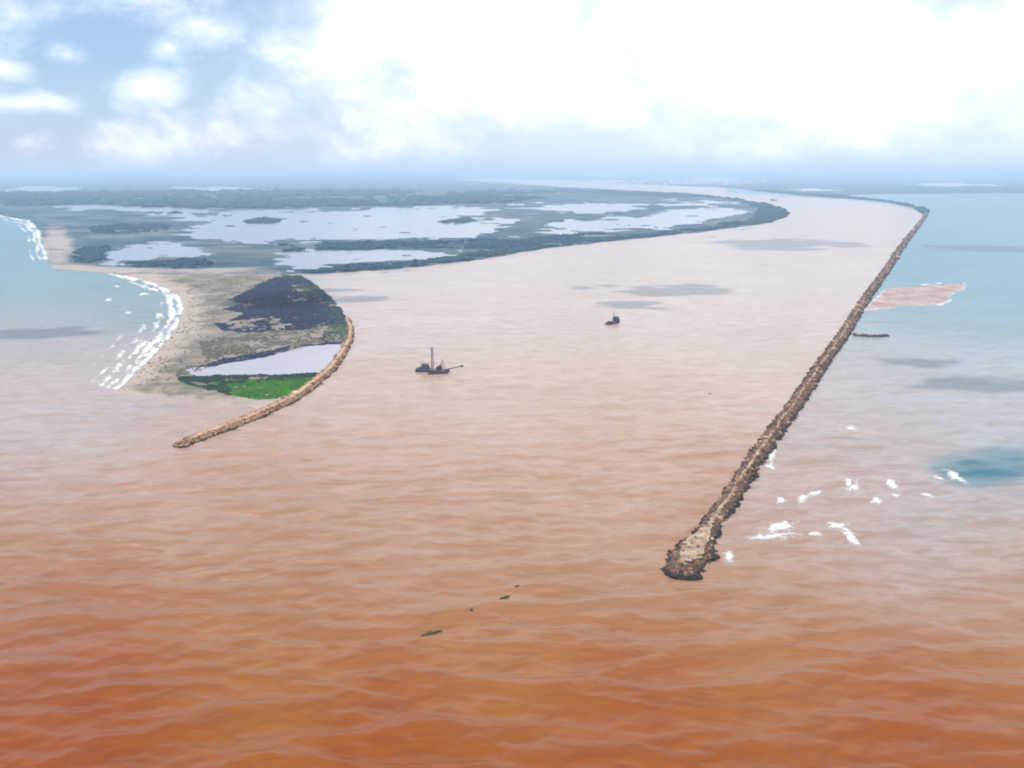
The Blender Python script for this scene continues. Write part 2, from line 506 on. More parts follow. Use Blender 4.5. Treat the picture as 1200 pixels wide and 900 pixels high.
# lagoons and channels
LAG = [
    [(195, 252), (300, 248), (420, 245), (540, 240.5), (590, 244.5), (560, 251), (520, 254), (598, 258), (585, 268), (556, 279), (480, 280.5), (400, 281.5), (330, 284), (262, 283), (212, 275), (232, 262)],
    [(331, 296), (400, 293.5), (480, 292.5), (520, 295), (530, 299.5), (505, 304), (450, 307), (400, 310.5), (362, 315), (345, 317), (331, 309)],
    [(602, 240), (700, 237), (762, 240.5), (752, 247), (735, 252), (700, 250), (655, 247)],
    [(648, 262), (700, 256), (760, 252), (790, 245), (850, 243.5), (872, 246), (862, 253), (835, 258), (780, 265), (720, 270.5), (660, 275), (630, 272)],
    [(125, 300), (142, 289), (180, 284), (214, 287), (242, 296), (236, 303), (190, 303), (160, 308.5), (126, 309)],
    [(-40, 222), (40, 221.3), (85, 222.5), (40, 224), (-40, 225)],
    [(208, 220.5), (260, 218.8), (312, 220), (306, 224), (240, 225.5)],
    [(500, 233), (560, 231), (612, 231.5), (600, 234.5), (540, 236)],
    [(60, 238), (180, 240), (240, 247), (180, 250), (90, 246)],
    [(770, 243), (800, 235), (840, 234.5), (862, 239), (820, 241.5)],
    [(400, 262), (430, 258), (470, 260), (440, 265)],
]
def ragged(name, poly, z, mat, seed, res=.8, amp=1.35, nz=(30, 2.2)):
    """a shallow water sheet whose outline is broken up by shoals"""
    P = np.array(poly, float)
    gx = np.arange(P[:, 0].min() - 12, P[:, 0].max() + 12, res); gy = np.arange(max(204.6, P[:, 1].min() - 3), P[:, 1].max() + 3, res * .4)
    GX, GY = np.meshgrid(gx, gy); x, y = GX.ravel(), GY.ravel()
    d = np.full(x.shape, 1e9); K = 4.0
    for a, b_ in zip(P, np.roll(P, -1, 0)):
        ax, ay, bx, by = a[0], a[1] * K, b_[0], b_[1] * K
        t = np.clip(((x - ax) * (bx - ax) + (y * K - ay) * (by - ay)) / ((bx - ax) ** 2 + (by - ay) ** 2 + 1e-9), 0, 1)
        d = np.minimum(d, np.hypot(x - ax - t * (bx - ax), y * K - ay - t * (by - ay)))
    d = np.where(inside(P, x, y), d, -d) / 16
    f = (np.clip(d, -1, 1.1) + amp * 3.0 * (fbm(x / nz[0], y / nz[1], seed, 5) - .5)).reshape(GX.shape)
    k = f > 0
    ny, nx = k.shape; idx = np.arange(ny * nx).reshape(ny, nx)
    q = (k[:-1, :-1].astype(int) + k[1:, :-1] + k[1:, 1:] + k[:-1, 1:]) >= 3
    F = np.stack([idx[1:, :-1], idx[1:, 1:], idx[:-1, 1:], idx[:-1, :-1]], -1)[q]
    used, inv = np.unique(F, return_inverse=True)
    X, Y = ground(x[used], y[used], z)
    tag(mesh_obj(name, np.stack([X, Y, np.full(len(X), z)], 1), inv.reshape(-1, 4), mat), kind='structure')


for i, p in enumerate(LAG[:-1]):
    ragged('lagoon', p, 1.05, M_LAGOON, 20 + i)
for i, p in enumerate([[(610, 210.5), (690, 211.3), (760, 213), (700, 214)], [(800, 209), (846, 209.5), (880, 212), (830, 212.3)], [(905, 222), (950, 220.5), (1010, 222.5), (960, 224.5)],
                       [(700, 206.5), (790, 206.2), (770, 207.2)], [(1060, 216), (1120, 215), (1180, 216.4), (1110, 217.4)]]):
    ragged('lagoon', p, 1.05, M_RIVER, 60 + i, .5, .6, (26, 1.6))
sheet('lagoon', [(212, 433), (236, 430), (280, 424), (312, 418), (338, 411), (362, 405.5), (398, 403), (401, 408), (393, 418), (386, 428), (374, 436), (350, 439), (320, 440.5), (262, 441), (232, 441), (222, 438)],
      1.3, M_POND, step=3, jit=0.45, seed=44)
# sand bar beside the long jetty
BAR = [(1010, 364), (1022, 352), (1032, 341), (1042, 337), (1070, 336), (1100, 333), (1126, 332.5), (1133, 335), (1126, 341), (1116, 346), (1112, 352), (1104, 356.5), (1080, 358), (1050, 360), (1030, 362)]
sheet('sandbar', BAR, 0.55, M_BAR, step=3, jit=0.6, seed=70, inner=6, edge_z=-0.2, relief=0.2, sand=lambda px, py, e: np.where(e, .9, .55 * blob(px, py, 1030, 350, 12, 8)))


# ------------------------------------------------------------------ scattered clumps and rocks
def proto(kind, n=1, seed=0):
    """(V, F) of one irregular lump"""
    bm = bmesh.new(); bmesh.ops.create_icosphere(bm, subdivisions=n, radius=1)
    r = np.random.default_rng(seed)
    bm.verts.ensure_lookup_table()
    V = np.array([v.co[:] for v in bm.verts]); F = np.array([[v.index for v in f.verts] for f in bm.faces])
    bm.free()
    if kind == 'rock':
        V *= r.uniform(0.72, 1.2, (len(V), 1))
        for _ in range(5):                                   # split faces
            d = r.normal(size=3); d /= np.linalg.norm(d)
            t = V @ d; V -= np.clip(t - 0.62, 0, None)[:, None] * d
    else:
        V *= r.uniform(0.62, 1.25, (len(V), 1))
        V[:, 2] = np.maximum(V[:, 2], -0.15)
    return V, F


ROCKS = [proto('rock', 2, i) for i in range(6)]
ROCKS_FAR = [proto('rock', 1, i) for i in range(6)]
CLUMPS = [proto('leaf', 2, i) for i in range(6)]
CLUMPS_FAR = [proto('leaf', 1, i) for i in range(6)]


def scatter(protos, P, S, tones, tilt=True, r=rng):
    """P (n,3) centres, S (n,3) sizes -> arrays"""
    Vs = []; Fs = []; Ts = []; off = 0
    n = len(P)
    a = r.uniform(0, 6.283, n); b = r.uniform(-.6, .6, n) if tilt else np.zeros(n)
    pick = r.integers(0, len(protos), n)
    for k, (V, F) in enumerate(protos):
        ii = np.nonzero(pick == k)[0]
        if not len(ii): continue
        v = V[None] * S[ii][:, None, :]
        cb, sb = np.cos(b[ii])[:, None], np.sin(b[ii])[:, None]
        x, z = v[..., 0] * cb - v[..., 2] * sb, v[..., 0] * sb + v[..., 2] * cb
        ca, sa = np.cos(a[ii])[:, None], np.sin(a[ii])[:, None]
        x, y = x * ca - v[..., 1] * sa, x * sa + v[..., 1] * ca
        w = np.stack([x, y, z], -1) + P[ii][:, None, :]
        Vs.append(w.reshape(-1, 3))
        Fs.append((F[None] + off + (np.arange(len(ii)) * len(V))[:, None, None]).reshape(-1, 3))
        Ts.append(np.repeat(tones[ii], len(V))); off += len(ii) * len(V)
    return np.vstack(Vs), np.vstack(Fs), np.concatenate(Ts)


def thicket(name, polys, mat, label, cat, size, dens, thr=0.42, nsc=60, seed=0, z=0.8, hgt=0.6, nsx=None, far=False, soft=.06):
    """clumps of foliage filling outlines on the ground; size in photo-independent metres (lo, hi)"""
    Ps = []; Ss = []; Ts = []
    r = np.random.default_rng(seed)
    for poly in polys:
        P = densify(poly, 5, 0.6, seed)
        X, Y = ground(P[:, 0], P[:, 1], z); W = np.stack([X, Y], 1)
        lo, hi = W.min(0), W.max(0)
        area = abs(np.sum(X * np.roll(Y, -1) - Y * np.roll(X, -1))) / 2
        bb = (hi - lo).prod()
        n = int(dens * bb)
        n = min(n, 400000)
        x = r.uniform(lo[0], hi[0], n); y = r.uniform(lo[1], hi[1], n)
        k = inside(W, x, y)
        f = fbm(x / (nsx or nsc), y / nsc, seed, 4)
        k &= f + r.uniform(-soft, soft, n) > thr
        x, y, f = x[k], y[k], f[k]
        s = r.uniform(size[0], size[1], len(x))
        Ps.append(np.stack([x, y, np.full(len(x), z)], 1))
        Ss.append(np.stack([s, s * r.uniform(.8, 1.3, len(x)), s * hgt * r.uniform(.6, 1.3, len(x))], 1))
        Ts.append(np.clip(r.normal(.5, .22, len(x)) + (fbm(x / nsc, y / nsc, seed + 9, 3) - .5) * 1.2, 0, 1))
    V, F, T = scatter(CLUMPS_FAR if far else CLUMPS, np.vstack(Ps), np.vstack(Ss), np.concatenate(Ts), tilt=False, r=r)
    o = mesh_obj(name, V, F, mat, attr={'tone': T})
    tag(o, label, cat, kind='stuff')
    print(name, sum(map(len, Ps)), 'clumps')
    return o


BANK_BAND = [(345, 320), (400, 313), (450, 309.5), (500, 305.5), (535, 300), (560, 295), (620, 289), (700, 280), (760, 274), (820, 267), (880, 257), (905, 250), (924, 249),
             (920, 254), (900, 261), (820, 271.3), (740, 279.3), (640, 290), (560, 303), (520, 308.5), (440, 316), (380, 320)]
thicket('mangrove', [BANK_BAND], M_MANG, 'dark belt of mangroves along the left bank of the muddy river', 'mangroves', (9, 18), 1 / 260, 0.40, 160, 1, far=True)
thicket('mangrove', [[(331, 286.5), (420, 284), (520, 282.5), (600, 281), (640, 278), (700, 273), (716, 276), (640, 286), (560, 293), (500, 291), (400, 292), (335, 294.5)]],
        M_MANG, 'dark strip of mangroves between two pale lagoons behind the river bank', 'mangroves', (10, 20), 1 / 330, 0.42, 180, 2, far=True)
thicket('mangrove', [[(920, 251), (912, 243), (880, 236.5), (850, 231.5), (800, 227), (730, 224), (650, 221), (650, 225), (740, 229), (800, 231), (850, 233), (880, 239), (893, 246), (885, 254), (905, 256)]],
        M_MANG, 'dark mangroves round the rounded tip of the inner river bend', 'mangroves', (18, 36), 1 / 1300, 0.40, 400, 3, far=True)
thicket('mangrove', [[(880, 223.3), (940, 229), (1000, 232.8), (1040, 236.8), (1074, 243.8), (1082, 250), (1087, 248.5), (1082, 243.8), (1050, 237.2), (1012, 232), (985, 229.5), (940, 226), (900, 223)]],
        M_MANG, 'dark strip of mangroves on the hooked bank where the long jetty starts', 'mangroves', (14, 28), 1 / 800, 0.34, 300, 4, far=True)
thicket('mangrove', [[(104, 268), (140, 262.5), (200, 263), (196, 270), (150, 274), (110, 273)], [(150, 309.5), (178, 304), (236, 304), (250, 310), (225, 314), (160, 313)],
                     [(285, 259), (310, 255), (330, 257.5), (322, 262), (292, 262)], [(515, 260), (548, 255), (556, 259), (530, 264)], [(85, 300), (100, 290), (128, 290), (120, 305), (95, 309)]],
        M_MANG, 'scattered dark mangrove patches on the marsh left of the big lagoon', 'mangroves', (9, 18), 1 / 300, 0.36, 150, 5, far=True)
thicket('mangrove', [[(0, 242), (0, 230), (200, 229), (480, 228), (640, 232), (590, 238), (430, 242), (250, 245), (90, 240)], [(-200, 228), (420, 224), (720, 225), (500, 231), (100, 233), (-200, 236)]],
        M_MANG, 'far blue belt of mangroves beyond the lagoons below the horizon', 'mangroves', (40, 80), 1 / 8000, 0.45, 900, 6, far=True)
# on the near spit
thicket('scrub', [[(268, 352), (284, 344), (300, 334), (322, 326), (352, 323.5), (374, 337), (392, 353), (404, 371), (370, 374), (345, 380), (322, 382), (300, 378), (322, 372), (268, 376), (290, 367), (262, 362), (284, 356)], [(250, 380), (300, 377), (350, 374), (404, 371), (406, 380), (360, 386), (300, 390), (262, 388)]],
        M_DARKSCRUB, 'dark blue scrub covering the river side of the sand spit', 'scrub', (2.0, 4.4), 1 / 11, 0.485, 80, 10, nsx=36, soft=.2)
thicket('scrub', [[(330, 322), (352, 323.5), (374, 337), (392, 353), (405, 372), (408, 389), (396, 400), (372, 400), (385, 385), (380, 366), (362, 348), (345, 334)]],
        M_EDGE, 'green scrub along the river edge of the sand spit', 'scrub', (1.8, 3.6), 1 / 16, 0.43, 40, 15, soft=.12)
thicket('scrub', [[(150, 445), (175, 424), (195, 404), (212, 380), (222, 352), (215, 335), (260, 325), (320, 325), (285, 345), (262, 365), (250, 390), (225, 415), (205, 436), (200, 460), (160, 458)]],
        M_DRY, 'sparse low dune plants dotted over the pale sand of the spit', 'dune plants', (.8, 1.9), 1 / 70, 0.50, 30, 16, soft=.2)
thicket('scrub', [[(235, 400), (262, 394), (300, 388), (350, 380), (404, 372), (409, 388), (404, 401), (366, 402), (338, 408), (310, 415), (270, 421), (240, 426)],
                  [(205, 440), (212, 430), (240, 425), (262, 426), (214, 441), (232, 443)]],
        M_DRY, 'sparse grey brown scrub north of the pond on the sand spit', 'scrub', (1.2, 2.6), 1 / 12, 0.50, 34, 11, nsx=20, soft=.15)
thicket('scrub', [[(228, 431), (262, 421), (310, 412), (340, 406), (338, 410), (312, 418), (272, 425), (246, 430)], [(340, 409), (366, 402), (400, 400), (399, 403), (362, 405.5)], [(212, 443), (250, 440), (320, 440), (372, 437), (368, 441), (300, 442), (250, 444)]],
        M_DARKSCRUB, 'thin dark fringe of scrub round the pale pond', 'scrub', (1.2, 2.4), 1 / 5, 0.36, 20, 12, z=1.0)
thicket('marsh_plants', [[(250, 448), (300, 445), (350, 443.5), (369, 441), (364, 448), (344, 462), (322, 467), (302, 468), (276, 464), (262, 457)]],
        M_GREEN, 'bright green marsh plants between the pond and the curved jetty', 'marsh plants', (1.0, 2.2), 1 / 2.4, 0.27, 14, 13, z=0.9, hgt=0.5)
thicket('marsh_plants', [[(206, 442), (236, 441.5), (262, 442), (320, 441.5), (372, 438.5), (368, 443), (320, 447), (268, 450), (270, 463), (240, 456), (212, 447)]],
        M_DKGREEN, 'dark green scrub along the pond edge behind the bright green plants', 'marsh plants', (1.2, 2.6), 1 / 4, 0.36, 14, 14, z=0.9, hgt=0.7)
for i_, (px_, py_, w_, lab_) in enumerate([(266, 448, 2.6, 'pale bush in the dark scrub beside the pond, farthest left of three'), (277, 457, 3.0, 'pale bush at the front edge of the green marsh plants'), (287, 455.5, 2.6, 'pale bush among the bright green marsh plants, right of the other two')]):
    r_ = np.random.default_rng(400 + i_); n_ = 60
    q_ = r_.normal(size=(n_, 3)); q_ /= np.linalg.norm(q_, axis=1)[:, None]; q_ *= r_.random((n_, 1)) ** .4
    q_[:, 2] = np.abs(q_[:, 2])
    V_, F_, T_ = scatter(CLUMPS_FAR, q_ * np.array([w_, w_, 2.6]) + [0, 0, 1.0], r_.uniform(.4, .8, (n_, 3)), r_.random(n_), tilt=False, r=r_)
    x_, y_ = ground(px_, py_)
    t_ = tag(empty('bush', (float(x_), float(y_), .9)), lab_, 'bush', 'pale bushes by the pond')
    mesh_obj('crown', V_, F_, M_PALELEAF, t_, attr={'tone': T_})
    bm_ = bmesh.new()
    for a_ in (0, 2.1, 4.2): tube(bm_, (0, 0, -.3), (math.cos(a_) * .8, math.sin(a_) * .8, 1.6), .12, .06, 6)
    bm_obj('stem', bm_, M_DRY, t_)

# ------------------------------------------------------------------ jetties
def smooth_path(pxs, spacing_fn, z=0.0):
    x, y = ground([p[0] for p in pxs], [p[1] for p in pxs], z)
    P = np.stack([x, y], 1)
    # Catmull-Rom
    Q = np.vstack([2 * P[0] - P[1], P, 2 * P[-1] - P[-2]]); out = []
    for i in range(1, len(Q) - 2):
        p0, p1, p2, p3 = Q[i - 1:i + 3]
        L = np.linalg.norm(p2 - p1); n = max(2, int(L / spacing_fn(np.linalg.norm(p1))))
        t = np.linspace(0, 1, n, endpoint=False)[:, None]
        out.append(0.5 * (2 * p1 + (p2 - p0) * t + (2 * p0 - 5 * p1 + 4 * p2 - p3) * t ** 2 + (3 * p1 - p0 - 3 * p2 + p3) * t ** 3))
    out.append(P[-1:])
    C = np.vstack(out)
    T = np.gradient(C, axis=0); T /= np.linalg.norm(T, axis=1)[:, None]
    s = np.concatenate([[0], np.cumsum(np.linalg.norm(np.diff(C, axis=0), axis=1))])
    return C, np.stack([T[:, 1], -T[:, 0]], 1), s


def jetty(name, label, pxs, half, crest_half, top, mats, rock_size, seed, nbould, far_clump=True, fill=1.0, cat='jetty'):
    """half(s), crest_half(s): half widths along the mound; base > mound, crest, single boulders near the viewer, rubble"""
    r = np.random.default_rng(seed)
    C, N, s = smooth_path(pxs, lambda d: 3.0 if d < 1500 else (8 if d < 3000 else 20))
    root = empty(name, (C[0, 0], C[0, 1], 0))
    tag(root, label, cat)
    off = np.array([C[0, 0], C[0, 1], 0])
    prof = np.array([(-1, -1.6), (-.72, .3), (-.45, .82), (-.2, .98), (0, 1.0), (.2, .98), (.45, .82), (.72, .3), (1, -1.6)])
    hw = half(s)
    n, m = len(C), len(prof)
    rel = prof[None, :, 0] * hw[:, None] * (1 + .22 * (fbm(s[:, None] / 11 + prof[None, :, 0] * 3, np.zeros((n, m)) + seed, seed, 3) - .5) * 2)
    X = C[:, None, 0] + N[:, None, 0] * rel; Y = C[:, None, 1] + N[:, None, 1] * rel
    Z = np.where(prof[None, :, 1] < 0, prof[None, :, 1], prof[None, :, 1] * (top - .3) + .6 * (fbm(X / 4, Y / 4, seed + 2, 3) - .5))
    V = np.stack([X, Y, Z], -1).reshape(-1, 3) - off
    idx = np.arange(n * m).reshape(n, m)
    F = np.stack([idx[:-1, :-1], idx[1:, :-1], idx[1:, 1:], idx[:-1, 1:]], -1).reshape(-1, 4)
    # close the end
    e = np.array([C[0, 0], C[0, 1], -1.6]) - off
    V = np.vstack([V, e[None]])
    mound = mesh_obj('mound', V, F, mats[0], root, attr={'tone': np.clip(.3 + .5 * (fbm(V[:, 0] / 3, V[:, 1] / 3, seed, 2) - .5), 0, 1)})
    # crest track
    ch = crest_half(s)
    cp = np.linspace(-1, 1, 5)
    relc = cp[None] * ch[:, None] * (1 + .5 * (fbm(s[:, None] / 9 + cp[None] * 5, np.zeros((n, 5)), seed + 7, 3) - .5) * 2)
    relc = relc + (fbm(s / 30, s * 0, seed + 8, 2) - .5)[:, None] * hw[:, None] * .3
    X = C[:, None, 0] + N[:, None, 0] * relc; Y = C[:, None, 1] + N[:, None, 1] * relc
    Z = top + .25 + .3 * (fbm(X / 3, Y / 3, seed + 4, 3) - .5) - np.abs(cp[None]) * .45
    Vc = np.stack([X, Y, Z], -1).reshape(-1, 3) - off
    ic = np.arange(n * 5).reshape(n, 5)
    Fc = np.stack([ic[:-1, :-1], ic[1:, :-1], ic[1:, 1:], ic[:-1, 1:]], -1).reshape(-1, 4)
    mesh_obj('crest_track', Vc, Fc, mats[1], root, attr={'tone': np.clip(2.2 * fbm(Vc[:, 0] / 4, Vc[:, 1] / 4, seed + 11, 4) - .6, 0, 1)})
    # rubble
    P = []; S = []
    dist = np.linalg.norm(C, axis=1)
    for i in range(n - 1):
        L = s[i + 1] - s[i]; d = dist[i]
        sz = rock_size * (1.0 if d < 1100 else (1.35 if d < 1800 else (2.0 if d < 3000 else 3.4)))
        cnt = fill * L * 2 * hw[i] * 1.15 / (sz * sz * 2.6)
        cnt = int(cnt) + (r.random() < cnt % 1)
        for _ in range(cnt):
            q = r.uniform(-1, 1); t = r.random()
            if abs(q) < .8 * ch[i] / hw[i] and r.random() < (.66 if s[i] < 70 else .45): continue
            on = abs(q) < .8 * ch[i] / hw[i]
            w = q * hw[i] * .98
            z = np.interp(abs(q), [0, .2, .45, .72, 1], [top, top * .97, top * .8, top * .32, -.4])
            P.append((C[i, 0] + N[i, 0] * w + (C[i + 1, 0] - C[i, 0]) * t, C[i, 1] + N[i, 1] * w + (C[i + 1, 1] - C[i, 1]) * t, z + r.uniform(-.2, .3) * sz * .5))
            k = sz * r.choice([.5, .7, .9, 1.25], p=[.3, .35, .25, .1]) * r.uniform(.8, 1.2) * (.6 if on else 1)
            S.append((k * r.uniform(.8, 1.3), k * r.uniform(.7, 1.1), k * r.uniform(.55, .85)))
    # rounded head
    for _ in range(int(fill * hw[0] * hw[0] * 1.0)):
        a = r.uniform(0, math.pi); q = math.sqrt(r.random()) * hw[0] * 1.0
        dirv = -np.array([N[0, 1] * -1, N[0, 0]]);  # along -tangent
        tx = C[0] - C[1]; tx = tx / np.linalg.norm(tx)
        p = C[0] + tx * math.sin(a) * q * .8 + N[0] * math.cos(a) * q
        z = np.interp(q / hw[0], [0, .5, .75, 1], [top, top * .75, top * .35, -.4])
        k = rock_size * r.uniform(.6, 1.3)
        P.append((p[0], p[1], z)); S.append((k * r.uniform(.8, 1.3), k * r.uniform(.7, 1.1), k * r.uniform(.55, .9)))
    P = np.array(P) - off; S = np.array(S)
    tone = np.clip(r.normal(.42, .30, len(P)) + (fbm(P[:, 0] / 14, P[:, 1] / 14, seed, 3) - .5) * .7, 0, 1)
    show = np.prod(S, 1) ** (1 / 3) / np.linalg.norm(P + off - np.array([0, 0, H]), axis=1) * np.where(P[:, 2] > .6, 1, .5)
    order = np.argsort(-show)
    for j in order[:nbould]:
        V, F, T = scatter(ROCKS, np.zeros((1, 3)), S[j:j + 1], tone[j:j + 1], r=r)
        b = mesh_obj('boulder', V, F, mats[0], root, attr={'tone': T}); b.location = P[j]
    rest = order[nbould:]
    near = rest[np.linalg.norm((P + off)[rest], axis=1) < 1000]; farr = rest[np.linalg.norm((P + off)[rest], axis=1) >= 1000]
    A = [scatter(pr, P[k], S[k], tone[k], r=r) for pr, k in ((ROCKS, near), (ROCKS_FAR, farr)) if len(k)]
    V = np.vstack([a[0] for a in A]); T = np.concatenate([a[2] for a in A])
    F = np.vstack([A[0][1]] + ([A[1][1] + len(A[0][0])] if len(A) > 1 else []))
    rb = mesh_obj('rubble', V, F, mats[0], root, attr={'tone': T}); rb['kind'] = 'stuff'
    print(name, len(P), 'rocks', s[-1], 'm')
    return root


JETTY_R = [(799, 670), (811, 651), (831, 621), (862, 575), (895, 525), (935, 470), (965, 425), (990, 390), (1015, 350), (1040, 315), (1060, 285), (1078, 262), (1084, 253.5), (1085, 249)]
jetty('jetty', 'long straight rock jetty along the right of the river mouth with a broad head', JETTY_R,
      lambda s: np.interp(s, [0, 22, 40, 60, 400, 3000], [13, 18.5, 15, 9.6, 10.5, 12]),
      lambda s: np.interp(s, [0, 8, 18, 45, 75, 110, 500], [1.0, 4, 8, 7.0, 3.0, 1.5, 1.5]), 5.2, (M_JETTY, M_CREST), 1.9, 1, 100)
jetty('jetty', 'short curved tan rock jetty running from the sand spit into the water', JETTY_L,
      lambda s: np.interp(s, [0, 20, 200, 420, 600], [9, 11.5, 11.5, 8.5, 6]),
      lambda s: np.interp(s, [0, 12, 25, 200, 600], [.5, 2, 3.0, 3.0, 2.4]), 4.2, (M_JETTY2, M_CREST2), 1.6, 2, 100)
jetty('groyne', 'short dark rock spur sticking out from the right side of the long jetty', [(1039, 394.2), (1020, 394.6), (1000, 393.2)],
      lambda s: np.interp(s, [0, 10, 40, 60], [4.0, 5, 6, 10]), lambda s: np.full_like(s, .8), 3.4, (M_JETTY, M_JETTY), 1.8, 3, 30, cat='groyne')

# ------------------------------------------------------------------ foam
m, nt, b = new_mat('sea foam')
n = noise(nt, pos(nt), 0.35, 5, 0.65)
nt.links.new(mixc(nt, n, (0.55, 0.53, 0.51), (0.78, 0.78, 0.78)), b.inputs['Base Color']); b.inputs['Roughness'].default_value = 0.9
fd = attr(nt, 'dens').outputs['Fac']
fa = rampf(nt, mathn(nt, 'ADD', fd, mathn(nt, 'MULTIPLY', mathn(nt, 'SUBTRACT', n, 0.5), 0.9)), 0.0, 0.85)
fa = mathn(nt, 'MULTIPLY', fa, 0.88)
tr = nd(nt, 'ShaderNodeBsdfTransparent'); mx = nd(nt, 'ShaderNodeMixShader'); nt.links.new(fa, mx.inputs[0])
nt.links.new(tr.outputs[0], mx.inputs[1]); nt.links.new(b.outputs[0], mx.inputs[2]); nt.links.new(mx.outputs[0], nt.nodes['Material Output'].inputs['Surface'])
M_FOAM = m


def foam(name, fields, res, seed, label=None, cat=None, group=None, kind=None, thr=.3, nz=(5, 2), lift=.12):
    """fields: list of (x0,y0,x1,y1, fn) photo windows whose fn(px,py) gives foam density on the water there"""
    Vs = []; Fs = []; Ds = []; off = 0
    for x0, y0, x1, y1, fn in fields:
        gx = np.arange(x0, x1, res); gy = np.arange(y0, y1, res * .5)
        GX, GY = np.meshgrid(gx, gy)
        d = fn(GX, GY) + 1.1 * (fbm(GX / nz[0], GY / nz[1], seed, 4) - .5)
        X, Y = ground(GX, GY)
        sp = np.full(X.size, 1.5)
        Z = wave_z(X.ravel(), Y.ravel(), sp).reshape(X.shape) + lift + .9 * np.clip(d - thr, 0, .6)
        k = d > thr - .16
        ny, nx = k.shape
        idx = np.arange(ny * nx).reshape(ny, nx)
        q = (k[:-1, :-1].astype(int) + k[1:, :-1] + k[1:, 1:] + k[:-1, 1:]) >= 3
        F = np.stack([idx[:-1, :-1], idx[1:, :-1], idx[1:, 1:], idx[:-1, 1:]], -1)[q]
        if not len(F): continue
        used, inv = np.unique(F, return_inverse=True)
        V = np.stack([X, Y, Z], -1).reshape(-1, 3)[used]
        Vs.append(V); Fs.append(inv.reshape(-1, 4) + off); off += len(V); Ds.append(d.ravel()[used] - thr + .16)
    if not Vs: return None
    V = np.vstack(Vs); c = V.mean(0); c[2] = 0
    o = mesh_obj(name, V - c, np.vstack(Fs), M_FOAM, smooth=True, attr={'dens': np.concatenate(Ds)}); o.location = c
    return tag(o, label, cat, group, kind)


def ell(cx, cy, rx, ry, rot=0.0):
    c, s = math.cos(R(rot)), math.sin(R(rot))
    def f(x, y):
        dx, dy = x - cx, y - cy
        return 1 - np.sqrt(((dx * c + dy * s) / rx) ** 2 + ((-dx * s + dy * c) / ry) ** 2)
    m_ = max(rx, ry) * 1.7
    return (cx - m_, cy - m_, cx + m_, cy + m_, f)


G = 'breaking waves right of the long jetty'
for i, (lab, els) in enumerate([
    ('large double white breaker right beside the long jetty head', [ell(905, 629, 40, 7, -2), ell(915, 617, 26, 8, -8)]),
    ('slanting white breaker with a tail, right of the large double one', [ell(982, 618, 16, 8, 15), ell(997, 629, 22, 6, 35)]),
    ('small notched white breaker in mid water, directly above the slanting one', [ell(994, 566, 7, 6, 60), ell(1001, 570, 9, 6, -20)]),
    ('pair of small white breakers close together left of the turquoise patch', [ell(1046, 569, 12, 5, 25), ell(1050, 581, 9, 5, 0)]),
    ('tiny white breaker just below the close pair', [ell(1027, 589, 8, 3.4, 5)]),
    ('single short white breaker between the close pair and the turquoise patch', [ell(1088, 580, 10, 5, 28)]),
    ('long thin white breaker crossing the edge of the turquoise patch', [ell(1122, 560, 26, 4.5, 28), ell(1101, 561, 9, 3, 15)]),
    ('faint broken white wave close to the jetty, above the large double one', [ell(942, 584, 12, 5, -15), ell(955, 577, 10, 3, -10)]),
    ('lone white breaker farthest from the jetty head, above all the others', [ell(996, 502, 14, 4.5, 14)]),
    ('faint speck of white water between the jetty and the faint broken wave', [ell(915, 586, 8, 3, 0)]),
    ('thin faint streak of foam below the gap between the two big breakers', [ell(955, 627, 13, 2.6, 0)]),
    ('white wash against the right flank of the long jetty', [ell(904, 535, 5, 17, 12), ell(902, 548, 12, 4, 5)]),
    ('pale wash curling round the right end of the jetty head', [ell(853, 653, 8, 9, -50)]),
]):
    foam('breaking_wave', els, .8, 100 + i, lab, 'wave', G, thr=.17)

CN = densify(COAST_NEAR, 2, 0, 0, closed=False)


def breakers(coast, lines, x0, y0, x1, y1, seed, ky=2.2, sea=True):
    """rows of broken foam lying parallel to a shore; lines: (offset, width, strength, from, to) along the shore 0..1"""
    C = np.array([(p[0], p[1] * ky) for p in coast]); S = np.concatenate([[0], np.cumsum(np.linalg.norm(np.diff(C, axis=0), axis=1))])
    def f(x, y):
        d = np.full(x.shape, 1e9); sa = np.zeros(x.shape)
        for (a, b_), s_ in zip(C, S):
            q = np.hypot(x - a, y * ky - b_); m = q < d
            d[m] = q[m]; sa[m] = s_
        v = np.full(x.shape, -9.0)
        for k, (o, w, amt, t0, t1) in enumerate(lines):
            oo = o + 5 * (fbm(sa / 26 + 31 * k, sa * 0 + k, seed + k, 3) - .5)
            t = sa / S[-1]
            v = np.maximum(v, amt - np.abs(d - oo) / w + 2.3 * (fbm(sa / 13 + 7 * k, d / 7, seed + 20 + k, 4) - .5) - 4 * np.clip(t0 - t, 0, 1) - 4 * np.clip(t - t1, 0, 1) - 60 * np.clip(t - .975, 0, 1))
        if sea: v = np.where(x < np.interp(y, [p[1] for p in coast], [p[0] for p in coast]) + 1.5, v, -9)
        return v
    return (x0, y0, x1, y1, f)


